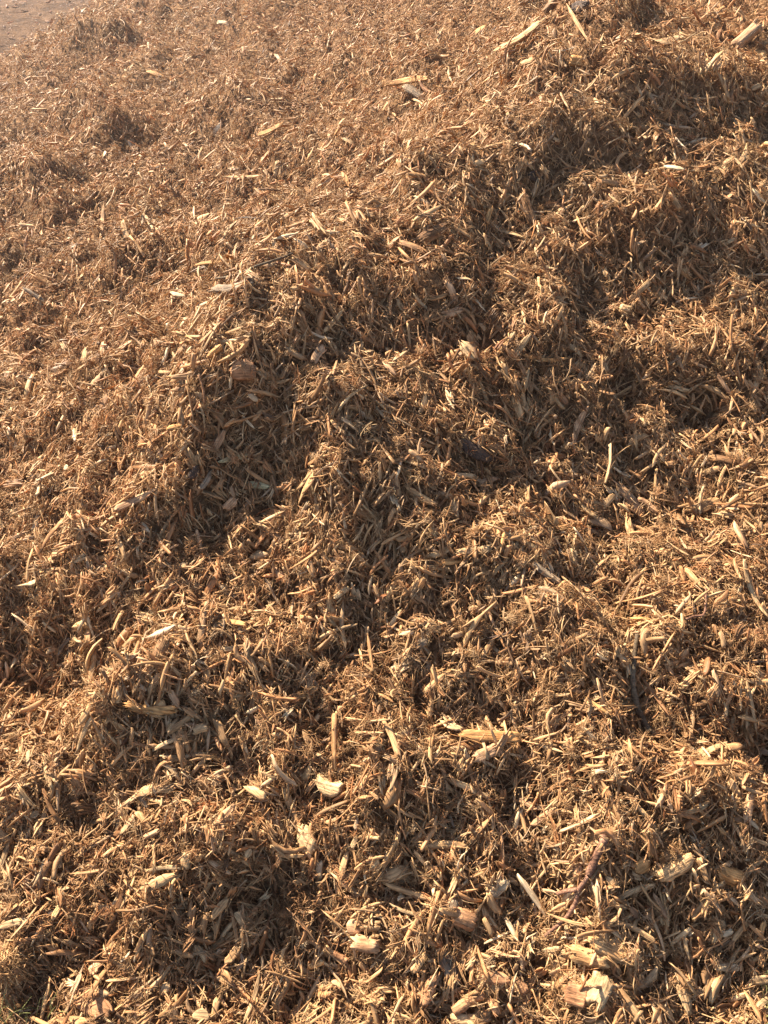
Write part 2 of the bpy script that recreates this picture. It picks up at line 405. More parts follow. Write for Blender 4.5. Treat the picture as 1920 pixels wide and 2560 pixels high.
def scatter_object(name, P, Q, S, I, tint, red, m):
    me = bpy.data.meshes.new(name); n = len(P)
    me.vertices.add(n); me.vertices.foreach_set('co', P.astype(np.float32).ravel())
    def att(nm, ty, a, fld):
        d = me.attributes.new(nm, ty, 'POINT'); d.data.foreach_set(fld, a.ravel())
    att('rot', 'QUATERNION', Q.astype(np.float32), 'value'); att('scl', 'FLOAT_VECTOR', S.astype(np.float32), 'vector')
    att('idx', 'INT', I.astype(np.int32), 'value'); att('tint', 'FLOAT', tint.astype(np.float32), 'value'); att('redness', 'FLOAT', red.astype(np.float32), 'value')
    me.materials.append(m)
    o = bpy.data.objects.new(name, me); o['kind'] = 'stuff'; link(o)
    g = bpy.data.node_groups.new(name + '_scatter', 'GeometryNodeTree')
    g.interface.new_socket('Geometry', in_out='INPUT', socket_type='NodeSocketGeometry')
    g.interface.new_socket('Geometry', in_out='OUTPUT', socket_type='NodeSocketGeometry')
    N = g.nodes.new; Lk = g.links.new
    gi = N('NodeGroupInput'); go = N('NodeGroupOutput'); ip = N('GeometryNodeInstanceOnPoints'); ci = N('GeometryNodeCollectionInfo')
    ci.inputs['Collection'].default_value = src; ci.inputs['Separate Children'].default_value = True; ci.inputs['Reset Children'].default_value = True
    def na(nm, dt):
        a = N('GeometryNodeInputNamedAttribute'); a.data_type = dt; a.inputs['Name'].default_value = nm
        return [s for s in a.outputs if s.enabled and s.name == 'Attribute'][0]
    mp = N('GeometryNodeMeshToPoints'); Lk(gi.outputs[0], mp.inputs['Mesh'])
    Lk(mp.outputs[0], ip.inputs['Points']); Lk(ci.outputs[0], ip.inputs['Instance'])
    ip.inputs['Pick Instance'].default_value = True
    Lk(na('idx', 'INT'), ip.inputs['Instance Index']); Lk(na('rot', 'QUATERNION'), ip.inputs['Rotation']); Lk(na('scl', 'FLOAT_VECTOR'), ip.inputs['Scale'])
    Lk(ip.outputs[0], go.inputs[0])
    md = o.modifiers.new('scatter', 'NODES'); md.node_group = g
    return o

def sample(n, d0, falloff, rmin=.0, rmax=11.0, half=46):
    """points around the viewer's feet, thinner with distance"""
    c = 1.35                                     # fan centred behind the viewer, so it is wide at the feet
    rs = np.linspace(1.25, rmax + c, 600); dens = np.minimum(1, (1.1 / np.maximum(rs - c, .3)) ** falloff) * rs
    cdf = np.cumsum(dens); cdf /= cdf[-1]
    r = np.interp(rng.random(n), cdf, rs)
    th = np.radians(rng.uniform(-half, half, n) * np.interp(r, [1.2, 2.5, 6], [1, .85, .8]))
    return r * np.sin(th), r * np.cos(th) - c

def orient(x, y, tilt, lean_down=.5, roll=.6, fn=None):
    n = normals(fn or Hm_, x, y, .02)
    steep = np.clip((1 - n[:, 2]) * 3.0, 0, 1) * lean_down
    a = rng.uniform(0, 2 * np.pi, len(x))
    t = np.stack([np.cos(a), np.sin(a), np.zeros_like(a)], 1)
    down = np.stack([n[:, 0], n[:, 1], np.zeros_like(a)], 1); down = unit(down + 1e-6)
    sgn = np.where((t * down).sum(1) < 0, -1, 1)[:, None]
    t = unit(t * (1 - steep[:, None]) + down * sgn * steep[:, None])
    t = unit(t - n * (t * n).sum(1, keepdims=True))
    ti = rng.normal(0, tilt, len(x))[:, None]
    X = unit(t * np.cos(ti) + n * np.sin(ti)); Zr = unit(n - X * (n * X).sum(1, keepdims=True)); Yv = np.cross(Zr, X)
    ro = rng.normal(0, roll, len(x))[:, None]
    Y2 = Yv * np.cos(ro) + Zr * np.sin(ro); Z2 = np.cross(X, Y2)
    return X, Y2, Z2, n

def layer(name, n, falloff, idx, lmin, lmax, lmed, lsig, lift, tilt, roll, tint_mu, tint_sd, lean=.5, rmax=11, ysc=(.75, 1.35)):
    x, y = sample(int(n * 1.7), 0, falloff, rmax=rmax)
    e = .015; gx = (H(x + e, y) - H(x - e, y)) / (2 * e); gy = (H(x, y + e) - H(x, y - e)) / (2 * e)
    wgt = np.sqrt(1 + gx * gx + gy * gy)                     # steep faces get as many pieces per square metre as flat ones
    k = np.argsort(rng.random(len(x)) ** (1 / wgt))[-n:]; x = x[k]; y = y[k]
    L = np.clip(np.exp(rng.normal(math.log(lmed), lsig, n)), lmin, lmax)
    L *= np.clip(1.12 - .07 * np.hypot(x, y), .78, 1)          # the far slope is finer stuff
    X, Yv, Zv, nn = orient(x, y, tilt, lean, roll)
    z = H(x, y)
    keep = z > ground_h(x, y) - .02
    P = np.stack([x, y, z], 1) + nn * (rng.uniform(lift[0], lift[1], n))[:, None] 
    P[:, 2] += np.abs(X[:, 2] - 0) * L * .12
    S = np.stack([L, L * rng.uniform(*ysc, n), L * rng.uniform(.7, 1.4, n)], 1)
    I = rng.integers(idx[0], idx[1] + 1, n)
    patch = gnoise(x * 3.1, y * 3.1, 51) * .10 + gnoise(x * 12, y * 12, 52) * .08
    tint = np.clip(rng.normal(tint_mu, tint_sd, n) + patch, 0.02, .99)
    red = np.clip(rng.normal(.10, .20, n) + gnoise(x * 2.3, y * 2.3, 53) * .12, -.5, 1)
    k = keep
    return scatter_object(name, P[k], quats(X, Yv, Zv)[k], S[k], I[k], tint[k], red[k], M_SHRED)


layer('wood_shreds', 370000, .85, (0, 21), .008, .085, .0225, .54, (-.016, .010), .27, .6, .56, .20)
layer('flat_wood_chips', 70000, .85, (22, 35), .008, .05, .018, .42, (-.012, .012), .32, .6, .54, .24)
layer('torn_wood_shreds', 75000, .85, (66, 81), .012, .075, .026, .42, (-.012, .010), .30, .6, .58, .22)
layer('wood_fibres', 190000, 1.0, (36, 47), .012, .075, .027, .4, (-.006, .010), .32, 1.5, .60, .18)
layer('fibre_tufts', 70000, .9, (48, 57), .012, .05, .024, .3, (-.006, .008), .4, .8, .56, .18)
layer('wood_crumbs', 90000, 1.1, (58, 65), .003, .012, .005, .4, (-.006, .008), .8, 1.5, .5, .22)
# chips strewn over the far yard beyond the heap
nf = 9000
xf = rng.uniform(-10, -.5, nf); yf = 4.5 + 11 * rng.random(nf) ** 1.2
zf = ground_h(xf, yf); k = zf > Hs(xf, yf) - .05
Xf, Yf, Zf, _ = orient(xf, yf, .2, .2, .5, fn=ground_h)
Lf = rng.uniform(.02, .09, nf)
scatter_object('strewn_chips', np.stack([xf, yf, zf + .01], 1)[k], quats(Xf, Yf, Zf)[k], np.stack([Lf] * 3, 1)[k], rng.integers(0, 36, nf)[k],
               np.clip(rng.normal(.12, .18, nf), .0, .99)[k], rng.uniform(.2, .9, nf)[k], M_SHRED)

# ------------------------------------------------------------------ the pieces one can pick out
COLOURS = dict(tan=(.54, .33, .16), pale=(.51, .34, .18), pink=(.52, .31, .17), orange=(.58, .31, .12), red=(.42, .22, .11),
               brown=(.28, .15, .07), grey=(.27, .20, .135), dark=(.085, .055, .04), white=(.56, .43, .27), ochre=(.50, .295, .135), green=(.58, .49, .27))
CWORD = dict(tan='tan', pale='pale yellow', pink='pinkish brown', orange='orange', red='reddish', brown='dark brown', grey='weathered grey',
             dark='near-black', white='whitish', ochre='ochre', green='pale greenish')
_pm = {}
def piece_mat(col, rough=.72):
    if col not in _pm:
        _pm[col] = wood_material(CWORD[col].replace(' ', '_').replace('-', '_') + '_wood', 'piece', COLOURS[col], rough)
    return _pm[col]
def piece_shape(L, W, T, kind, seed, bend=0.0):
    """one torn piece of wood, metres, lying along X, with fibre ridges and ragged ends"""
    r = np.random.default_rng(seed); segs, sides = 13, 12
    if kind == 'bark': sides = 14
    a0 = np.arange(sides) / sides * 2 * np.pi
    ridge = 1 + r.normal(0, {'splinter': .16, 'slab': .19, 'chunk': .2, 'bark': .12, 'oval': .05}[kind], sides)
    e0 = r.uniform(-1, 1, sides); e1 = r.uniform(-1, 1, sides)
    jag = {'splinter': .10, 'slab': .13, 'chunk': .12, 'bark': .06, 'oval': .02}[kind] * min(L, W * 3) * 1.3
    ta, tb = {'splinter': (r.uniform(.15, .45), r.uniform(.15, .5)), 'slab': (r.uniform(.05, .3), r.uniform(.05, .35)),
              'chunk': (r.uniform(.03, .14), r.uniform(.03, .14)), 'bark': (.3, .3), 'oval': (.45, .45)}[kind]
    p0 = {'splinter': .2, 'slab': .42, 'chunk': .72, 'bark': .25, 'oval': .12}[kind]
    ex = .55 if kind in ('bark', 'oval') else .9
    b1 = bend + r.normal(0, .04); b2 = r.normal(0, .05); sk = r.normal(0, .06)
    walk = np.cumsum(r.normal(0, .028, (segs + 1, sides)), 0) * (.3 if kind == 'oval' else 1)
    box = .55 if kind in ('slab', 'chunk', 'splinter') else .8
    V = []
    for i in range(segs + 1):
        t = i / segs; x = t - .5
        pr = 1.0
        if t < ta: pr = p0 + (1 - p0) * (t / ta) ** ex
        if t > 1 - tb: pr = min(pr, p0 + (1 - p0) * ((1 - t) / tb) ** ex)
        k = ridge * pr * (1 + walk[i] + r.normal(0, .035, sides) * (0.3 if kind == 'oval' else 1))
        c, s_ = np.cos(a0), np.sin(a0)
        ys = np.sign(c) * np.abs(c) ** box * W / 2 * k; zs = np.sign(s_) * np.abs(s_) ** box * T / 2 * k
        if kind == 'bark': zs = zs + (ys / W) ** 2 * -.2 * W
        xs = x * L + (e0 * jag * (1 - t) ** 5 + e1 * jag * t ** 5)
        cy = b1 * L * (x * x * 4 - .33) + sk * L * x * .3; cz = b2 * L * (.33 - x * x * 4)
        for j in range(sides): V.append((xs[j], cy + ys[j], cz + zs[j]))
    F = []
    for i in range(segs):
        for j in range(sides):
            a = i * sides + j; b = i * sides + (j + 1) % sides
            F += [(a, b, b + sides), (a, b + sides, a + sides)]
    n = len(V); V.append(tuple(np.mean(V[:sides], 0) + [jag * .3, 0, 0])); V.append(tuple(np.mean(V[n - sides:n], 0) - [jag * .3, 0, 0]))
    for j in range(sides):
        F.append((n, (j + 1) % sides, j)); o = segs * sides; F.append((n + 1, o + j, o + (j + 1) % sides))
    return np.array(V), np.array(F)
def tube_mesh(P, R, sides=10, seed=0, rough=.07):
    """round twig along points P (local metres) with radii R"""
    r = np.random.default_rng(seed); P = np.asarray(P, float); n = len(P)
    # resample smoothly
    t = np.linspace(0, n - 1, (n - 1) * 6 + 1); Q = []; RR = []
    for u in t:
        i = min(int(u), n - 2); f = u - i
        p0, p1, p2, p3 = P[max(i - 1, 0)], P[i], P[i + 1], P[min(i + 2, n - 1)]
        Q.append(.5 * ((2 * p1) + (-p0 + p2) * f + (2 * p0 - 5 * p1 + 4 * p2 - p3) * f * f + (-p0 + 3 * p1 - 3 * p2 + p3) * f ** 3)); RR.append(R[i] * (1 - f) + R[i + 1] * f)
    V = []; up = np.array([0, 0, 1.])
    for i, q in enumerate(Q):
        d = Q[min(i + 1, len(Q) - 1)] - Q[max(i - 1, 0)]; d = d / np.linalg.norm(d)
        s1 = np.cross(d, up); s1 /= np.linalg.norm(s1) + 1e-9; s2 = np.cross(s1, d)
        knot = 1 + (.16 if i % 11 == 5 else 0)
        for j in range(sides):
            a = j / sides * 2 * math.pi; k = RR[i] * knot * (1 + r.normal(0, rough)); V.append(q + (s1 * math.cos(a) + s2 * math.sin(a)) * k)
    F = []
    for i in range(len(Q) - 1):
        for j in range(sides):
            a = i * sides + j; b = i * sides + (j + 1) % sides; F += [(a, b, b + sides), (a, b + sides, a + sides)]
    m = len(V); V.append(Q[0]); V.append(Q[-1])
    for j in range(sides): F.append((m, (j + 1) % sides, j)); o = (len(Q) - 1) * sides; F.append((m + 1, o + j, o + (j + 1) % sides))
    return np.array(V), np.array(F)

OFF = {1: (0, 0), 2: (960, 0), 3: (0, 640), 4: (960, 640), 5: (0, 1280), 6: (960, 1280), 7: (0, 1920), 8: (960, 1920)}
Z = 960 / 1659.0
def src_px(c, x, y): return OFF[c][0] + x * Z, OFF[c][1] + y * Z
def Hmid(x, y): return Hm_(x, y) + .014
KIND = dict(splinter=('wood_splinter', 'wood splinter', .55), slab=('wood_chip', 'wood chip', .32), chunk=('wood_chunk', 'wood chunk', .62),
            bark=('bark_flake', 'bark flake', .16), oval=('wood_chip', 'wood chip', .16), rod=('twig', 'twig', 1.0))
PIECES = [
# quarter, x1, y1, x2, y2, width, kind, colour, label, landmark name
(2,790,20,890,200,13,'splinter','tan','long thin tan splinter slanting down from beside the dark round hole','long slanting splinter'),
(2,825,48,878,46,46,'chunk','dark','near-black chunk put in for a dark round hole at the top edge','dark round hole'),  # near-black colour stands in for the shade inside an open hole
(2,490,228,690,100,26,'slab','tan','long straight tan slab running up the crest near the top edge','crest slab'),
(2,350,200,440,110,22,'slab','orange','orange-brown chip on the hazy slope left of the crest slab',''),
(2,1165,192,1275,170,38,'oval','pale','pale yellow rounded chip near the top right, ragged at its right end','pale rounded chip'),
(2,1505,215,1610,120,34,'chunk','pink','thick pinkish chunk pointing up at the top right corner','pinkish corner chunk'),
(2,90,375,200,450,24,'slab','grey','grey-brown slat lying on the hazy slope below the long orange strip','grey-brown slat'),
(2,150,360,225,415,14,'splinter','red','thin reddish splinter touching the grey-brown slat on the hazy slope',''),
(2,800,270,858,275,32,'chunk','orange','short orange stub with a rounded end below the long slanting splinter','short orange stub'),
(2,20,365,200,338,18,'slab','orange','long orange strip lying nearly level on the hazy slope','orange strip'),
(2,1015,535,1120,415,12,'splinter','tan','',''),
(2,565,750,600,690,22,'slab','tan','',''),
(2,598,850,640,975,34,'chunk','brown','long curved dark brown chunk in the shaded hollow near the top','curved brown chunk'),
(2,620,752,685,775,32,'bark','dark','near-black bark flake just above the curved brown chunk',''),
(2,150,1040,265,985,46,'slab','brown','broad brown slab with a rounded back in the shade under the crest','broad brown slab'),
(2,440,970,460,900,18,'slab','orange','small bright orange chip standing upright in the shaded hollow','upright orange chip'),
(2,600,480,760,468,7,'splinter','tan','straight thin stick lying level in the shade under the crest','straight level stick'),
(2,1160,920,1210,850,15,'slab','tan','',''),(2,1230,840,1275,910,18,'slab','tan','',''),
(2,369,722,425,705,22,'chunk','tan','small square-ended block in the shaded hollow under the crest','square-ended block'),
(2,1205,722,1290,738,18,'slab','white','whitish flake lying flat on the bright right-hand ledge','whitish ledge flake'),
(2,1505,750,1575,630,15,'splinter','tan','tall tan splinter standing up at the right end of the bright ledge','tall ledge splinter'),
(2,70,1050,190,1100,22,'slab','brown','',''),(2,1582,390,1622,372,16,'slab','pale','',''),
(2,844,500,846,592,10,'splinter','tan','',''),
(2,1436,180,1454,132,14,'splinter','red','dark reddish spike standing upright near the top right corner','reddish spike'),
(2,820,945,865,895,15,'slab','pale','',''),(2,1460,1062,1520,1030,13,'slab','pale','',''),
(2,980,345,1080,290,12,'splinter','tan','',''),(2,1270,130,1280,185,18,'slab','tan','',''),
(2,1030,130,1160,165,14,'slab','tan','',''),(2,700,60,745,10,26,'chunk','brown','brown block leaning beside the dark round hole',''),
(2,1580,225,1650,240,16,'slab','orange','',''),(2,600,290,655,270,24,'chunk','ochre','',''),
(2,415,555,440,600,12,'slab','pale','',''),(2,1300,630,1395,600,12,'slab','white','',''),
(2,500,900,560,1000,8,'splinter','tan','',''),(2,380,790,400,930,8,'splinter','brown','',''),
(2,1095,380,1110,415,10,'splinter','white','',''),(2,1530,520,1560,700,12,'splinter','tan','',''),
(1,805,1000,905,928,24,'slab','tan','broad tan slab on the hazy slope at the left','hazy-slope slab'),
(1,965,1030,1022,960,15,'slab','pale','pale leaf-shaped sliver right beside the hazy-slope slab',''),
(1,970,772,1130,768,15,'splinter','tan','long level splinter on the hazy upper left slope','hazy level splinter'),
(1,1115,592,1215,545,20,'slab','orange','',''),(1,440,1050,446,890,13,'splinter','tan','tall splinter standing upright on the hazy left slope','tall upright splinter'),
(1,498,637,518,657,16,'oval','white','tiny white flake on the hazy left slope','tiny white flake'),
(1,866,793,882,797,13,'oval','white','',''),(1,943,100,988,105,14,'slab','white','pale flake near the top edge on the hazy slope','top-edge pale flake'),
(1,1010,940,1170,962,8,'splinter','dark','thin dark stick lying level above the bright tuft','thin dark stick'),
(1,925,590,957,540,30,'bark','dark','',''),(1,560,610,582,662,20,'bark','dark','dark pointed flake beside the tiny white flake',''),
(1,1480,750,1512,812,18,'splinter','orange','',''),(1,108,1100,116,1018,13,'splinter','red','reddish spike standing at the left edge of the hazy slope','left-edge spike'),
(1,1480,600,1535,632,15,'slab','pale','',''),(1,1190,770,1202,700,16,'slab','pale','',''),
(1,640,310,705,335,13,'slab','orange','',''),(1,1190,235,1220,290,10,'splinter','white','',''),
(1,630,940,665,1000,14,'slab','pale','',''),(1,530,960,555,1040,16,'slab','tan','',''),(1,1180,1040,1285,1015,12,'splinter','white','',''),
(3,1255,12,1335,68,32,'chunk','tan','thick curved tan chunk on the shaded face below the crest','thick tan chunk'),
(3,935,158,1100,125,32,'chunk','grey','grey-brown log-like chunk lying level near the thick tan chunk','grey log-like chunk'),
(3,830,38,1030,40,12,'splinter','orange','long orange splinter above the grey log-like chunk','long orange splinter'),
(3,740,163,802,178,16,'slab','white','',''),(3,400,560,475,475,17,'slab','pale','',''),
(3,1345,462,1392,403,32,'chunk','pink','pinkish square-ended block at the start of the bright middle ledge','pinkish square block'),
(3,905,440,958,398,24,'chunk','orange','orange block in the shaded hollow at the left','orange hollow block'),
(3,690,505,742,507,13,'slab','tan','',''),(3,680,550,770,560,15,'slab','tan','',''),
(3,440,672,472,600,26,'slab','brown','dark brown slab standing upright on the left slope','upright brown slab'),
(3,1155,548,1250,538,15,'slab','tan','',''),
(3,1000,502,1105,500,74,'bark','red','round reddish-brown disc of bark in the shaded hollow','round reddish bark disc'),
(3,1078,598,1112,625,24,'slab','white','whitish frayed tuft-like chip below the reddish bark disc','whitish frayed chip'),
(3,947,890,1075,857,19,'slab','green','pale greenish slat tilted up to the right in the left middle','upper greenish slat'),
(3,865,1012,920,928,19,'slab','grey','weathered grey slab standing below the upper greenish slat','standing grey slab'),
(3,1070,985,1168,996,25,'slab','green','pale greenish blunt chip lying level, right of the standing grey slab','lower greenish chip'),
(3,820,962,858,908,32,'bark','dark','near-black flake left of the standing grey slab','near-black flake'),
(3,922,842,965,758,32,'slab','pink','',''),(3,980,1092,1018,1050,36,'chunk','pink','pinkish chunk under the lower greenish chip','pinkish stump'),
(3,500,1100,680,1010,22,'slab','pink','long slat slanting up to the right in the left middle','long slanting slat'),
(3,170,880,252,835,15,'slab','tan','',''),(3,725,750,800,733,20,'slab','orange','',''),
(3,105,140,195,202,15,'splinter','grey','grey splinter pointing down to the right at the far left','grey left splinter'),
(3,1230,430,1300,350,13,'slab','tan','',''),(3,1090,330,1130,490,9,'splinter','tan','thin straight stick leaning across the shaded hollow','leaning hollow stick'),
(3,1340,90,1440,190,24,'slab','brown','',''),(3,930,640,945,480,9,'splinter','tan','',''),
(3,745,580,850,580,14,'slab','brown','',''),(3,1430,715,1490,770,14,'slab','tan','',''),
(3,360,470,378,405,24,'slab','tan','',''),(3,365,790,385,680,26,'slab','tan','',''),(3,280,920,300,915,28,'oval','white','white flake on the dark left slope','white left flake'),
(3,1050,690,1100,745,10,'splinter','white','',''),(3,1395,330,1480,240,14,'slab','tan','',''),(3,600,480,596,400,13,'splinter','tan','',''),
(3,625,500,632,400,12,'splinter','tan','',''),(3,1060,330,1120,318,12,'slab','orange','',''),(3,1260,150,1330,120,18,'slab','tan','',''),
(3,1450,660,1580,560,12,'splinter','pale','',''),(3,1030,960,1070,1010,20,'slab','brown','',''),(3,775,420,810,400,24,'slab','brown','',''),
(4,370,340,420,452,32,'slab','tan','broad tan chip standing upright, the left one of a leaning pair','broad upright chip'),
(4,338,385,400,452,38,'slab','pale','pale splintered slab leaning against the broad upright chip','pale leaning slab'),
(4,555,447,626,343,22,'slab','pale','clean-cut pale slab leaning right, right of the broad upright chip','clean-cut pale slab'),
(4,595,435,790,456,16,'slab','orange','long level orange stick just below the clean-cut pale slab','level orange stick'),
(4,580,460,606,516,20,'slab','brown','',''),(4,268,105,310,200,26,'slab','pink','upright pinkish slab on the slope above the middle','upright pinkish slab'),
(4,255,258,335,236,28,'slab','pink','curled pinkish chip under the upright pinkish slab','curled pinkish chip'),
(4,810,812,872,650,30,'oval','pink','large leaf-shaped pinkish splinter standing in the shade right of the middle','leaf-shaped splinter'),
(4,555,600,590,702,27,'slab','tan','rounded tan slab standing on the bright middle ledge','rounded ledge slab'),
(4,325,810,490,885,56,'bark','dark','large near-black curved bark piece half buried under the middle ledge','half-buried dark bark'),
(4,1000,990,1105,1110,32,'chunk','pink','thick pinkish branch piece slanting down to the right','slanting pinkish branch'),
(4,930,1105,990,1030,24,'slab','tan','tan chip leaning against the upper end of the pinkish branch',''),
(4,1330,1112,1442,1050,46,'oval','ochre','smooth ochre oval chip near the right edge','smooth ochre oval'),
(4,300,950,388,955,20,'slab','pale','',''),(4,395,978,480,964,26,'slab','pink','',''),(4,100,1002,218,1076,26,'slab','tan','tan slab slanting down to the right below the dark bark','tan slanting slab'),
(4,75,470,200,520,14,'slab','tan','',''),(4,1018,232,1062,240,26,'chunk','pale','pale blunt block on top of the right-hand mound','pale mound block'),
(4,1370,550,1500,626,20,'slab','tan','broad pointed slat slanting down to the right of the right-hand mound','pointed right slat'),
(4,1180,570,1310,612,11,'splinter','tan','',''),(4,1060,190,1165,90,17,'slab','tan','',''),(4,1410,870,1532,900,22,'slab','brown','',''),
(4,735,300,775,210,18,'slab','tan','',''),(4,190,192,270,170,14,'slab','tan','',''),(4,1080,722,1086,840,13,'splinter','tan','',''),
(4,38,460,102,415,15,'slab','pale','',''),(4,760,600,790,640,24,'bark','red','small dark reddish flake left of the leaf-shaped splinter','small reddish flake'),
(4,905,985,955,966,24,'slab','tan','',''),(4,585,832,652,720,11,'splinter','tan','',''),(4,800,352,888,288,8,'splinter','pale','',''),
(4,1210,905,1242,905,26,'chunk','brown','small brown knob under the right-hand mound','small brown knob'),
(4,1100,940,1250,840,9,'splinter','tan','',''),(4,0,470,50,520,20,'slab','pink','',''),(4,160,680,180,600,22,'slab','tan','',''),
(4,370,160,440,245,9,'splinter','white','',''),(4,1150,390,1180,320,9,'splinter','pale','',''),(4,1440,1000,1480,900,12,'slab','tan','',''),
(4,1380,940,1460,915,20,'slab','tan','',''),(4,850,920,925,960,20,'slab','brown','',''),(4,640,760,740,640,9,'splinter','tan','',''),
(4,1490,350,1590,372,16,'slab','orange','',''),(4,1100,1050,1180,1106,20,'slab','pink','',''),(4,680,260,740,310,14,'slab','tan','',''),
(4,1440,510,1500,600,13,'slab','pink','',''),(4,460,700,600,775,10,'splinter','tan','',''),(4,850,1000,905,1003,14,'slab','pale','',''),
(5,1115,58,1245,128,24,'slab','pink','pinkish slab slanting down to the right above the centre-left ledge','pinkish slanting slab'),
(5,545,592,602,538,27,'chunk','tan','short tan block in the shade at the foot of the left slope','short shaded block'),
(5,395,742,420,600,22,'slab','tan','long tan chip standing upright in the dark left valley','valley upright chip'),
(5,350,915,425,797,23,'slab','tan','tan slat leaning beside the long light slat in the left valley',''),
(5,325,1032,475,778,17,'slab','pale','long light slat leaning right out of the dark left valley','long light slat'),
(5,512,822,530,745,34,'rod','tan','short knotted twig stub, ringed like bamboo, left of the middle','knotted twig stub'),
(5,545,842,745,862,32,'chunk','orange','big orange-brown slab lying level, right below the knotted twig stub','big orange-brown slab'),
(5,670,640,715,545,46,'slab','brown','broad brown chunk at the top left of the bright mound','broad brown chunk'),
(5,1065,570,1110,712,28,'slab','tan','frayed tan slab standing upright on the bright mound','frayed mound slab'),
(5,955,600,1058,578,18,'slab','pale','',''),(5,955,330,1022,376,18,'slab','grey','greyish slat slanting down to the right above the bright mound','greyish slat'),
(5,1280,522,1402,548,16,'slab','tan','',''),(5,940,478,1062,490,24,'slab','orange','',''),
(5,728,768,772,842,24,'slab','pink','pinkish pointed chip right of the yellowish flake on the bright mound','pointed pinkish chip'),
(5,676,815,712,845,34,'oval','ochre','yellowish rounded flake on top of the big orange-brown slab','yellowish rounded flake'),
(5,833,945,888,928,30,'chunk','pale','pale blunt block below the bright mound','pale blunt block'),
(5,660,1028,780,975,15,'slab','pale','',''),(5,1122,388,1162,492,17,'slab','brown','',''),(5,338,525,388,430,11,'splinter','white','',''),
(5,0,930,60,868,20,'slab','pale','',''),(5,255,615,305,545,15,'slab','grey','',''),(5,410,275,492,218,18,'slab','tan','',''),
(5,365,212,500,192,22,'slab','orange','',''),(5,1095,155,1128,132,22,'oval','white','curly whitish flake above the centre-left ledge','curly whitish flake'),
(5,1190,80,1228,0,10,'splinter','tan','',''),(5,850,80,870,172,17,'slab','pink','',''),(5,1240,802,1312,786,24,'oval','brown','',''),
(5,1182,250,1252,302,32,'slab','pink','',''),(5,1448,372,1502,330,25,'chunk','pale','',''),(5,975,690,988,640,20,'slab','red','',''),
(5,270,935,330,830,22,'slab','brown','',''),(5,60,1000,100,930,22,'slab','brown','',''),(5,1340,930,1385,870,20,'slab','pale','',''),
(5,495,510,535,430,16,'slab','tan','',''),(5,780,240,812,238,26,'chunk','pale','',''),(5,1100,880,1160,970,14,'splinter','pink','',''),
(5,1640,500,1655,330,14,'splinter','tan','',''),(5,505,352,522,352,17,'oval','white','',''),(5,1010,800,1150,765,12,'splinter','pale','',''),
(5,1290,460,1300,390,9,'splinter','red','thin reddish sliver standing in the shaded dip','thin reddish sliver'),
(5,1380,540,1540,480,15,'slab','pale','',''),(5,1010,470,1090,430,14,'slab','tan','',''),
(6,105,233,300,246,21,'slab','tan','long level tan slab, lowest of the group on the bright central ledge','long level slab'),
(6,325,172,452,160,26,'slab','pale','pale slab lying level at the right of the group on the central ledge','right ledge slab'),
(6,190,196,300,146,22,'slab','pale','pale slab tilted up to the right on the central ledge','tilted ledge slab'),
(6,220,220,332,215,27,'oval','orange','orange-brown rounded chip lying just above the long level slab','rounded ledge chip'),
(6,502,175,522,85,13,'slab','orange','small orange chip standing upright behind the central ledge','orange standing chip'),
(6,640,235,755,316,26,'chunk','grey','grey-brown stick end slanting down to the right from the central ledge','grey stick end'),
(6,0,565,70,415,19,'slab','pale','long pale slat leaning right, left of the picture\'s middle','long pale slat'),
(6,335,965,580,975,38,'chunk','orange','large orange-tan slab lying level above the big shaded hollow','large orange-tan slab'),
(6,393,1062,490,1008,46,'chunk','pink','thick tan chunk tucked under the large orange-tan slab','thick tucked chunk'),
(6,175,775,277,690,19,'slab','tan','smooth tan stick slanting up to the right above the orange-tan slab','smooth tan stick'),
(6,190,890,212,780,23,'slab','tan','',''),(6,1045,25,1092,165,26,'slab','tan','long upright tan slab under the pinkish branch','long upright slab'),
(6,1540,220,1642,470,15,'slab','pale','long thin slat standing at the right edge, tip down','right-edge slat'),
(6,1510,50,1562,160,23,'slab','pink','',''),(6,1300,408,1472,340,10,'splinter','pale','',''),(6,415,640,475,550,19,'slab','tan','',''),
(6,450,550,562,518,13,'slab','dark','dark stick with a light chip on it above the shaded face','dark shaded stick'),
(6,270,706,392,710,14,'slab','brown','',''),(6,1045,348,1122,213,11,'splinter','pale','thin pale stick leaning right in the dark gap','thin leaning stick'),
(6,1060,465,1172,470,16,'slab','orange','',''),(6,133,590,190,545,36,'bark','grey','grey-brown flake on the slope left of the middle','grey-brown flake'),
(6,968,605,1056,650,11,'splinter','white','',''),(6,1610,1020,1659,1040,20,'slab','white','',''),
(6,1270,640,1310,590,18,'slab','tan','',''),(6,870,40,890,110,9,'splinter','tan','',''),(6,1180,760,1280,810,9,'splinter','tan','',''),
(6,110,360,155,285,22,'slab','tan','',''),(6,1250,20,1240,50,14,'slab','pale','',''),(6,805,350,870,325,20,'slab','pale','',''),
(6,430,740,520,845,16,'slab','tan','',''),(6,870,810,985,885,14,'slab','orange','',''),(6,560,1000,660,1106,14,'splinter','tan','',''),
(6,955,960,972,995,26,'chunk','pink','',''),(6,1420,690,1440,790,22,'slab','pink','',''),(6,0,900,70,1090,26,'slab','tan','tall tan slab standing at the left of the orange-tan slab','tall tan slab'),
(6,1300,250,1370,330,22,'slab','tan','',''),(6,650,1000,780,1040,14,'splinter','pale','',''),(6,60,250,100,200,12,'splinter','pale','',''),
(6,1560,720,1600,960,15,'splinter','pale','',''),(6,1300,165,1400,160,11,'splinter','tan','',''),(6,450,420,480,500,10,'splinter','pink','',''),
(6,1360,1060,1480,1000,20,'slab','pale','',''),(6,1480,640,1659,650,9,'splinter','dark','dark thin stick lying level at the right edge','dark right stick'),
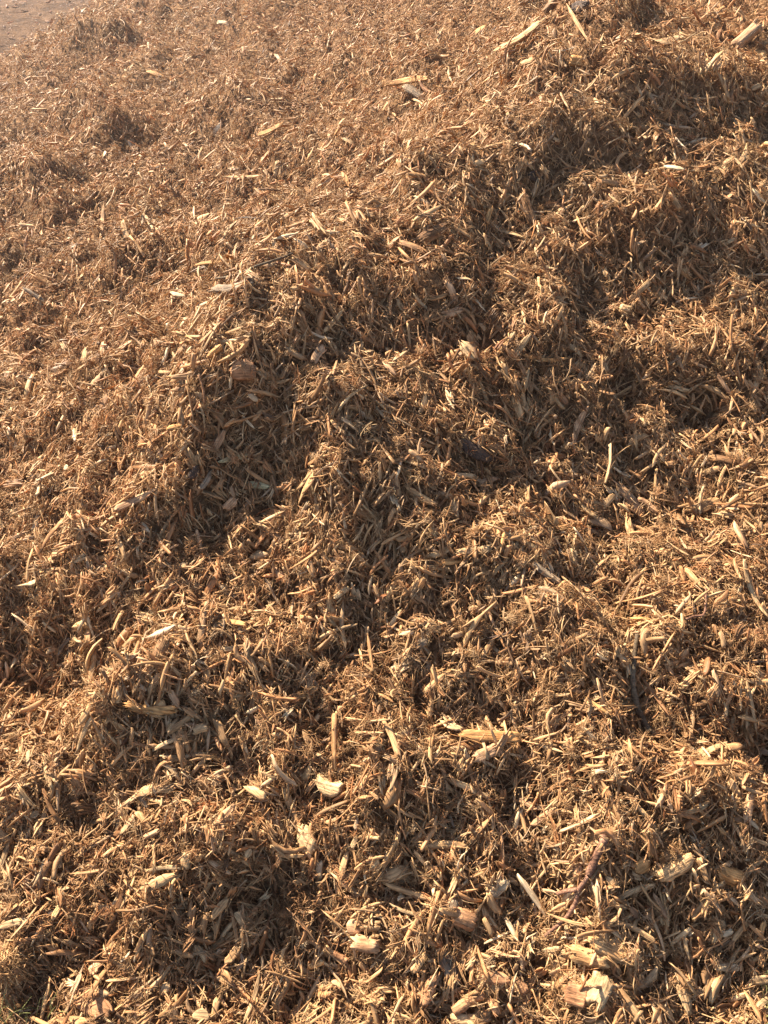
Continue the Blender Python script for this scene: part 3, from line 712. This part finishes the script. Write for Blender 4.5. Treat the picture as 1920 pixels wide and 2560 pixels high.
(7,1015,622,1102,692,42,'oval','pale','smooth pale oval chip lying flat in the lower left','smooth pale oval'),
(7,1225,85,1310,300,32,'slab','tan','long rough slab slanting down to a pale lumpy end','long rough slab'),
(7,1308,258,1362,352,44,'chunk','pale','pale lumpy block at the lower end of the long rough slab','pale lumpy block'),
(7,322,965,480,1060,62,'bark','red','crescent of reddish fibrous bark at the bottom left','reddish bark crescent'),
(7,833,1065,905,1072,40,'oval','pale','small pale rounded chip at the bottom edge','pale bottom chip'),
(7,250,1092,390,1100,32,'oval','ochre','',''),(7,1435,795,1502,832,23,'rod','red','short red twig stub pointing down to the right near the bottom','red twig stub'),
(7,1525,750,1632,765,48,'chunk','pink','thick pinkish-tan chunk, right above the red twig stub','thick pinkish chunk'),
(7,1500,680,1568,690,56,'bark','pink','',''),(7,985,842,1036,770,27,'slab','tan','',''),(7,585,112,752,75,26,'slab','tan','broad tan slab with a grey patch in the lower left','patched tan slab'),
(7,605,100,642,170,18,'slab','grey','grey sliver hanging down from the patched tan slab',''),
(7,930,252,1002,168,28,'slab','pink','',''),(7,222,370,268,430,38,'oval','pale','pale rounded flake on the lower left mound','pale mound flake'),
(7,195,440,228,532,30,'slab','orange','rounded orange-brown chip standing below the pale mound flake','orange-brown standing chip'),
(7,590,540,752,455,28,'slab','tan','broad frayed tan slab slanting up to the right in the lower left','broad frayed slab'),
(7,635,440,792,420,13,'splinter','pale','',''),(7,810,422,812,362,38,'chunk','pale','pale rounded block standing in the lower left','pale standing block'),
(7,480,612,552,490,11,'splinter','pale','',''),(7,228,652,290,560,17,'slab','tan','',''),(7,750,605,790,702,23,'slab','brown','olive-brown pointed chip left of the smooth pale oval','olive-brown chip'),
(7,910,650,982,560,25,'slab','tan','',''),(7,950,730,1012,650,15,'slab','pale','',''),(7,1375,470,1382,400,23,'slab','white','',''),
(7,1470,485,1502,360,24,'slab','tan','',''),(7,1612,372,1622,442,38,'slab','pale','',''),(7,1058,1106,1125,890,13,'splinter','pale','long thin splinter leaning right at the bottom edge','bottom thin splinter'),
(7,340,382,440,298,13,'slab','tan','',''),(7,0,445,45,318,17,'slab','pale','',''),(7,1380,62,1482,100,52,'chunk','pale','chunky pale piece with a fluted end above the long rough slab','fluted pale piece'),
(7,250,190,258,0,13,'splinter','tan','tall thin stick standing upright in the lower left','tall thin stick'),
(7,840,770,892,832,20,'slab','pale','',''),(7,940,900,992,932,18,'slab','tan','',''),(7,1120,15,1212,50,9,'splinter','pale','',''),
(7,38,905,72,885,32,'slab','orange','',''),(7,408,590,482,606,17,'slab','pale','',''),(7,1060,385,1082,345,28,'oval','pale','',''),
(7,700,980,725,930,24,'slab','pale','',''),(7,1510,640,1656,570,13,'splinter','tan','',''),(7,1200,380,1310,378,13,'slab','tan','',''),
(7,630,300,690,270,22,'slab','pink','',''),(7,590,800,640,690,20,'slab','tan','',''),(7,1580,500,1578,420,9,'splinter','white','',''),
(7,1330,860,1400,835,16,'slab','orange','',''),(7,1240,930,1180,1040,20,'slab','tan','',''),(7,130,210,170,190,26,'oval','pale','',''),
(7,0,690,120,650,22,'slab','pale','',''),(7,400,890,440,850,30,'slab','pink','',''),(7,1060,650,1112,600,24,'bark','red','dark red curl tucked behind the smooth pale oval','dark red curl'),
(7,1520,345,1545,290,20,'slab','pale','',''),(7,920,1090,940,1000,20,'slab','tan','',''),(7,1210,1000,1265,880,16,'slab','tan','',''),
(8,833,482,846,412,38,'bark','red','orange-red flake standing beside the curved twig','orange-red flake'),
(8,458,545,530,485,44,'bark','white','pale grey curled flake like a dry leaf, above the bottom centre','pale grey curled flake'),
(8,298,622,388,655,56,'chunk','red','reddish-orange block right of the pale grey crumb','reddish-orange block'),
(8,240,625,322,585,32,'bark','grey','pale grey crumbly flake just left of the reddish-orange block','grey crumbly flake'),
(8,1175,462,1310,378,50,'chunk','tan','broad tan chunk slanting up to the right under the frayed bundle','broad slanting chunk'),
(8,945,605,1152,488,21,'slab','pale','long pale slat slanting up to the right, right of the curved twig','right twig-side slat'),
(8,815,798,970,835,50,'chunk','ochre','thick orange-tan chunk, left one of the frayed pair near the bottom','left frayed chunk'),
(8,900,745,1092,832,50,'slab','ochre','big ochre frayed chunk sloping down to the right near the bottom','big ochre frayed chunk'),
(8,905,1012,958,900,62,'chunk','pale','big pale chunk standing on end near the bottom edge','big pale standing chunk'),
(8,795,965,885,985,54,'chunk','red','reddish fluted chunk left of the big pale standing chunk','reddish fluted chunk'),
(8,425,900,542,912,40,'bark','red','',''),(8,530,925,622,958,40,'bark','red','',''),
(8,300,1052,432,975,34,'rod','red','thick reddish twig piece slanting up to the right at the bottom','thick reddish twig'),
(8,295,1095,455,1082,32,'chunk','pale','',''),(8,165,1020,218,900,44,'slab','red','broad reddish-brown slab leaning right near the bottom centre','broad reddish slab'),
(8,1080,442,1140,400,42,'bark','orange','',''),(8,1450,432,1542,470,52,'slab','orange','broad orange frayed piece at the lower right','broad orange piece'),
(8,1050,118,1172,252,15,'slab','tan','',''),(8,265,45,455,125,21,'slab','pale','long straight-edged lath slanting down to the right in the shaded hollow','long straight lath'),
(8,157,330,350,335,26,'slab','tan','long tan chip with splintered upturned end, lying level','splintered level chip'),
(8,0,472,102,430,46,'slab','pale','',''),(8,0,432,60,270,24,'slab','tan','',''),(8,520,272,582,180,15,'slab','pink','',''),
(8,640,242,747,173,23,'slab','pink','',''),(8,590,130,652,172,23,'slab','pink','',''),(8,1180,172,1226,60,20,'slab','pink','',''),
(8,1300,192,1392,160,17,'slab','pale','',''),(8,1560,232,1580,110,28,'slab','pink','',''),(8,870,292,912,230,15,'slab','brown','',''),
(8,1570,298,1656,330,15,'slab','tan','',''),(8,998,945,1112,1092,28,'slab','tan','broad tan slab slanting down to the right of the standing chunk','broad bottom slab'),
(8,245,795,312,932,42,'slab','grey','greyish tan fibrous slab leaning left near the bottom','greyish fibrous slab'),
(8,125,875,182,800,23,'slab','tan','',''),(8,1428,745,1462,650,25,'slab','pale','',''),(8,1268,935,1312,1052,28,'slab','pale','',''),
(8,1488,1002,1602,960,16,'slab','pale','',''),(8,1590,912,1659,905,22,'slab','pale','',''),(8,598,562,780,348,10,'splinter','pale','long thin straight stick slanting up to the right, left of the twig','long thin stick'),
(8,524,650,572,742,20,'slab','white','',''),(8,1475,533,1532,592,13,'slab','white','',''),(8,1058,600,1092,642,26,'bark','red','',''),
(8,958,475,1002,512,25,'slab','pale','',''),(8,1600,1042,1659,990,17,'slab','pale','',''),
(8,1600,620,1659,640,15,'slab','pale','',''),(8,1500,700,1460,720,18,'slab','white','',''),(8,1620,740,1640,660,15,'slab','orange','',''),
(8,130,360,250,480,14,'slab','tan','',''),(8,960,640,1170,745,20,'slab','tan','long tan slab slanting down to the right below the twig-side slat','long lower slab'),
(8,1160,540,1215,640,20,'slab','pink','',''),(8,580,790,600,870,20,'slab','pink','',''),(8,700,640,1050,690,12,'splinter','tan','',''),
(8,240,1000,370,930,14,'slab','pale','',''),(8,0,500,240,570,18,'slab','tan','',''),(8,1400,1000,1450,900,22,'slab','tan','',''),
(8,1180,1010,1250,1090,18,'slab','tan','',''),(8,1130,140,1245,180,10,'splinter','tan','',''),(8,1360,390,1390,480,22,'slab','tan','',''),
(8,460,1000,490,1060,30,'slab','red','',''),(8,1230,760,1350,660,15,'splinter','pale','',''),(8,690,790,760,780,14,'slab','pale','',''),
(8,1440,850,1530,860,22,'slab','white','',''),(8,20,590,160,640,11,'splinter','pale','',''),(8,1220,100,1240,190,14,'splinter','pink','',''),
]

def ray_hits(px, py, f, tmax=14.0, step=.02):
    """many rays at once: first point where each passes under f"""
    D = np.array([ray(a, b) for a, b in zip(px, py)]); o = np.array([0, 0, CAM_Z])
    t = np.full(len(D), .6); done = np.zeros(len(D), bool)
    for _ in range(int(tmax / step)):
        P = o + t[:, None] * D
        done |= P[:, 2] < f(P[:, 0], P[:, 1])
        if done.all(): break
        t = np.where(done, t, t + step)
    lo, hi = t - step, t.copy()
    for _ in range(7):
        m = (lo + hi) / 2; P = o + m[:, None] * D; b = P[:, 2] < f(P[:, 0], P[:, 1])
        hi = np.where(b, m, hi); lo = np.where(b, lo, m)
    return o + hi[:, None] * D, hi

mids = [src_px(c, (x1 + x2) / 2, (y1 + y2) / 2) for c, x1, y1, x2, y2, *_ in PIECES]
HP, HT = ray_hits([m[0] for m in mids], [m[1] for m in mids], Hmid)
HN = normals(Hs, HP[:, 0], HP[:, 1], .04)
CAM = np.array([0, 0, CAM_Z])
def on_plane(px, py, p, n):
    d = ray(px, py); den = d @ n
    return CAM + d * ((p - CAM) @ n / den)

def frame_obj(o, p, X, Zd):
    X = X / np.linalg.norm(X); Y = np.cross(Zd, X); Y /= np.linalg.norm(Y); Zr = np.cross(X, Y)
    M = Matrix(((X[0], Y[0], Zr[0], p[0]), (X[1], Y[1], Zr[1], p[1]), (X[2], Y[2], Zr[2], p[2]), (0, 0, 0, 1)))
    o.matrix_world = M; return M

# automatic wording for the pieces without a wording of their own
def lm_list():
    return [(i, PIECES[i][9]) for i in range(len(PIECES)) if PIECES[i][9]]
LM = lm_list()
def angle_word(x1, y1, x2, y2):
    a = math.degrees(math.atan2(-(y2 - y1), x2 - x1)) % 180
    if a < 20 or a > 160: return 'level'
    if 70 < a < 110: return 'upright'
    return 'right-leaning' if a <= 70 else 'left-leaning'
def shape_word(l, w, kind):
    r = l / max(w, 1)
    if kind in ('bark',): return 'flake of bark'
    if r > 9: return 'thin splinter'
    if r > 4: return 'narrow slat'
    if r > 2.2: return 'chip'
    return 'stubby chip'
def relation(dx, dy):
    if abs(dx) > 1.7 * abs(dy): return 'right of' if dx > 0 else 'left of'
    if abs(dy) > 1.7 * abs(dx): return 'below' if dy > 0 else 'above'
    return ('below right of' if dx > 0 else 'below left of') if dy > 0 else ('above right of' if dx > 0 else 'above left of')
used = set(p[8] for p in PIECES if p[8])
def auto_label(i):
    c, x1, y1, x2, y2, wd, kind, colr = PIECES[i][:8]
    m = mids[i]; near = sorted(LM, key=lambda q: math.dist(m, mids[q[0]]))
    near = [q for q in near if q[0] != i][:6]
    aw = angle_word(x1, y1, x2, y2); sw = shape_word(math.dist((x1, y1), (x2, y2)), wd, kind)
    if c in (1,) : aw_ = aw
    for j, nm in near:
        q = mids[j]; rel = relation(m[0] - q[0], m[1] - q[1])
        t = '%s %s %s %s the %s' % (CWORD[colr], aw, sw, rel, nm)
        if t not in used: used.add(t); return t
    return t

for i, (c, x1, y1, x2, y2, wd, kind, colr, label, lm) in enumerate(PIECES):
    p, n = HP[i], HN[i]
    v = CAM - p; v = v / np.linalg.norm(v)
    # lie mostly in the surface but turned somewhat towards where it was leaning
    aw = angle_word(x1, y1, x2, y2)
    pn = n * 1.0 + v * (.55 if aw in ('upright',) or 'standing' in label or 'upright' in label else .30); pn /= np.linalg.norm(pn)
    a = on_plane(*src_px(c, x1, y1), p, pn); b = on_plane(*src_px(c, x2, y2), p, pn)
    L = np.linalg.norm(b - a); mid = (a + b) / 2
    mpp = HT[i] / 1884.0 / (960 / 1659.0) ** -1                      # metres per crop pixel at that distance
    W = wd * mpp * 1.05
    thick = KIND[kind][2] * W
    r = random.Random(900 + i)
    if kind == 'rod':
        V, F = tube_mesh([(-L / 2, 0, 0), (-L / 6, W * .08, 0), (L / 6, W * .1, 0), (L / 2, 0, 0)], [W * .46, W * .5, W * .48, W * .42], 12, i, .04)
    else:
        V, F = piece_shape(L, W, max(thick, .0022), kind, 1000 + i, bend=r.uniform(-.05, .05))
    me = mesh_from(KIND[kind][0], V, F); me.materials.append(piece_mat(colr, .72))
    o = bpy.data.objects.new(KIND[kind][0], me); link(o)
    lift = thick * .2 + .003
    frame_obj(o, mid + n * lift, b - a, pn)
    o['label'] = label or auto_label(i); o['category'] = KIND[kind][1]
    o['group'] = {'splinter': 'wood splinters on the mulch heap', 'slab': 'wood chips on the mulch heap', 'oval': 'wood chips on the mulch heap',
                  'chunk': 'wood chunks on the mulch heap', 'bark': 'bark flakes on the mulch heap', 'rod': 'twigs on the mulch heap'}[kind]
    # frayed slivers splitting off the bigger pieces
    if wd >= 26 and kind in ('slab', 'chunk') :
        for k in range(r.choice((2, 3, 4))):
            l2 = L * r.uniform(.25, .6); w2 = W * r.uniform(.08, .18)
            V, F = splinter_mesh('s', 5, 4, 1, .6, .0, .15, 3000 + i * 7 + k, taper=.5)
            V = V * np.array([l2, w2, w2]); V[:, 1] += (V[:, 0] / l2) ** 2 * w2 * r.uniform(-2, 2)
            m2 = mesh_from('sliver', V, F); m2.materials.append(piece_mat(colr)); ch = bpy.data.objects.new('sliver', m2); link(ch, o)
            e = r.choice((-1, 1)); ch.location = (e * L * r.uniform(.3, .5), r.uniform(-.4, .4) * W, thick * r.uniform(.2, .5))
            ch.rotation_euler = (r.uniform(-1, 1), r.uniform(-.3, .3), r.uniform(-.35, .35))

# twigs and branches that bend
def twig(pts, R, colr, label, lift=.011, cat='twig', nm='twig', branches=(), crop=8):
    q = [src_px(crop, *p) for p in pts]
    P, T = ray_hits([a[0] for a in q], [a[1] for a in q], Hmid)
    P = P + normals(Hs, P[:, 0], P[:, 1], .04) * lift
    org = P.mean(0); mpp = T.mean() / 1884 * Z
    root = bpy.data.objects.new(nm, None); root.location = org; link(root); root['label'] = label; root['category'] = cat
    V, F = tube_mesh(P - org, [r_ * mpp / 2 for r_ in R], 12, len(pts)); me = mesh_from('stem', V, F, True); me.materials.append(piece_mat(colr))
    link(bpy.data.objects.new('stem', me), root)
    for bp, br in branches:
        q = [src_px(crop, *p) for p in bp]; B, _ = ray_hits([a[0] for a in q], [a[1] for a in q], Hmid)
        B = B + normals(Hs, B[:, 0], B[:, 1], .04) * (lift + .002)
        V, F = tube_mesh(B - org, [r_ * mpp / 2 for r_ in br], 10, 5); me = mesh_from('side_shoot', V, F, True); me.materials.append(piece_mat(colr))
        link(bpy.data.objects.new('side_shoot', me), root)
COLOURS['bark_pink'] = (.27, .145, .095); CWORD['bark_pink'] = 'pinkish bark'
COLOURS['bark_dark'] = (.13, .095, .06); CWORD['bark_dark'] = 'dark bark'
twig([(888, 455), (850, 520), (838, 570), (800, 640), (750, 690), (700, 727)], [15, 17, 17, 15, 13, 10], 'bark_pink', 'thin curved reddish twig with a short side shoot, bottom right',
     branches=[([(768, 538), (805, 522), (848, 512)], [15, 16, 17])])
twig([(950, 270), (942, 320), (920, 370), (890, 448)], [28, 29, 28, 26], 'bark_pink', 'thick pinkish-brown twig sticking out just above the curved reddish twig')
twig([(1088, 545), (1070, 640), (1062, 740), (1075, 830), (1105, 910), (1132, 972)], [16, 19, 22, 26, 27, 24], 'bark_dark', 'long dark mossy branch hanging down the shaded face at the right', cat='branch', nm='branch', crop=6)
twig([(940, 110), (1030, 95), (1120, 60), (1200, 30), (1260, 5)], [8, 9, 9, 9, 8], 'bark_dark', 'thin dark bowed twig arching over the grey log-like chunk', crop=3)
twig([(870, 520), (885, 570), (890, 640)], [10, 10, 8], 'red', 'short reddish twig hanging in the shaded hollow, left of a thin upright stick', crop=3)
twig([(1290, 470), (1330, 455), (1375, 440), (1385, 340)], [9, 10, 9, 6], 'bark_pink', 'thin crooked twig with an upturned tip on the right-hand side slope', crop=6)

# balls of shredded fibre
def fibre_ball(crop, x, y, rad, n, colr, label):
    P, T = ray_hits(*[[v] for v in src_px(crop, x, y)], Hmid); p = P[0]; R = rad * T[0] / 1884 * Z
    r = np.random.default_rng(int(x)); VV, FF, off = [], [], 0
    for k in range(n):
        V, F = splinter_mesh('s', 7, 3, .03, .025, .35, .1, 8000 + k, taper=.5); V = V * R * r.uniform(.8, 1.5)
        d = unit(r.normal(0, 1, (1, 3)))[0]; d[2] = abs(d[2]); t = np.cross(d, r.normal(0, 1, 3)); t /= np.linalg.norm(t); s_ = np.cross(t, d)
        t = t * .85 + d * r.normal(.15, .3); t /= np.linalg.norm(t); s_ = np.cross(t, d); s_ /= np.linalg.norm(s_); u = np.cross(s_, t)
        V = V @ np.stack([t, s_, u]) + d * R * r.uniform(.35, .8); VV.append(V); FF.append(F + off); off += len(V)
    me = mesh_from('fibre_ball', np.concatenate(VV), np.concatenate(FF)); me.materials.append(piece_mat(colr))
    o = bpy.data.objects.new('fibre_ball', me); o.location = p - np.array([0, 0, .35 * R]); link(o); o['label'] = label; o['category'] = 'fibre clump'
    # dense core
    V, F = piece_shape(R * 1.5, R * 1.3, R, 'chunk', 77); c_ = mesh_from('core', V, F); c_.materials.append(piece_mat('brown')); link(bpy.data.objects.new('core', c_), o)
fibre_ball(7, 1290, 580, 85, 420, 'brown', 'round brown ball of matted fibres in the lower middle')
fibre_ball(7, 40, 830, 75, 380, 'tan', 'matted clump of yellowish root fibres at the left edge near the bottom')
fibre_ball(8, 1245, 350, 50, 200, 'tan', 'frayed tan fibre bundle above the broad slanting chunk')

# a little grass showing through the very edge of the heap
def grass_material():
    m, n, b = mat('grass_blade'); b.inputs['Base Color'].default_value = (.15, .15, .05, 1); b.inputs['Roughness'].default_value = .5; return m
M_GRASS = grass_material(); VV, FF, off = [], [], 0
gr = random.Random(4)
for (crop, cx, cy, sx, sy, n) in [(7, 60, 1080, 110, 25, 26), (8, 1645, 1000, 20, 110, 22)]:
    qx, qy = zip(*[src_px(crop, gr.gauss(cx, sx), gr.gauss(cy, sy)) for _ in range(n)])
    P, _ = ray_hits(qx, qy, Hmid)
    for p in P:
        h = gr.uniform(.02, .05); wd = .0013; a = gr.uniform(0, 6.28); lx, ly = math.cos(a) * h * .7, math.sin(a) * h * .7
        px_, py_ = -math.sin(a) * wd, math.cos(a) * wd
        for k in range(4):
            t = k / 3; w_ = (1 - t * .9); c = p + np.array([lx * t * t, ly * t * t, h * t])
            VV += [c + np.array([px_ * w_, py_ * w_, 0]), c - np.array([px_ * w_, py_ * w_, 0])]
        for k in range(3): FF.append((off + 2 * k, off + 2 * k + 1, off + 2 * k + 3, off + 2 * k + 2))
        off += 8
gm = mesh_from('grass', VV, FF); gm.materials.append(M_GRASS); go_ = bpy.data.objects.new('grass', gm); go_['kind'] = 'stuff'; link(go_)

# ------------------------------------------------------------------ scattering air added to stand in for the sun's lens glare
VEIL_DENSITY = 0.0085
hb = [(-165, -165, -1.3), (165, -165, -1.3), (165, 165, -1.3), (-165, 165, -1.3)]; ztop = 4.2
V = hb + [(a, b, ztop) for a, b, _ in hb]
F = [(0, 3, 2, 1), (4, 5, 6, 7), (0, 1, 5, 4), (1, 2, 6, 5), (2, 3, 7, 6), (3, 0, 4, 7)]
hm = mesh_from('glare_veil', V, F); mh = bpy.data.materials.new('glare_scatter'); mh.use_nodes = True; nn_ = mh.node_tree
nn_.nodes.remove(nn_.nodes['Principled BSDF']); pv = nn_.nodes.new('ShaderNodeVolumePrincipled')
pv.inputs['Color'].default_value = (.98, .87, .82, 1); pv.inputs['Density'].default_value = VEIL_DENSITY; pv.inputs['Anisotropy'].default_value = .8
nn_.links.new(pv.outputs[0], nn_.nodes['Material Output'].inputs['Volume']); hm.materials.append(mh)
ho = bpy.data.objects.new('glare_veil', hm); ho['kind'] = 'stuff'; link(ho)
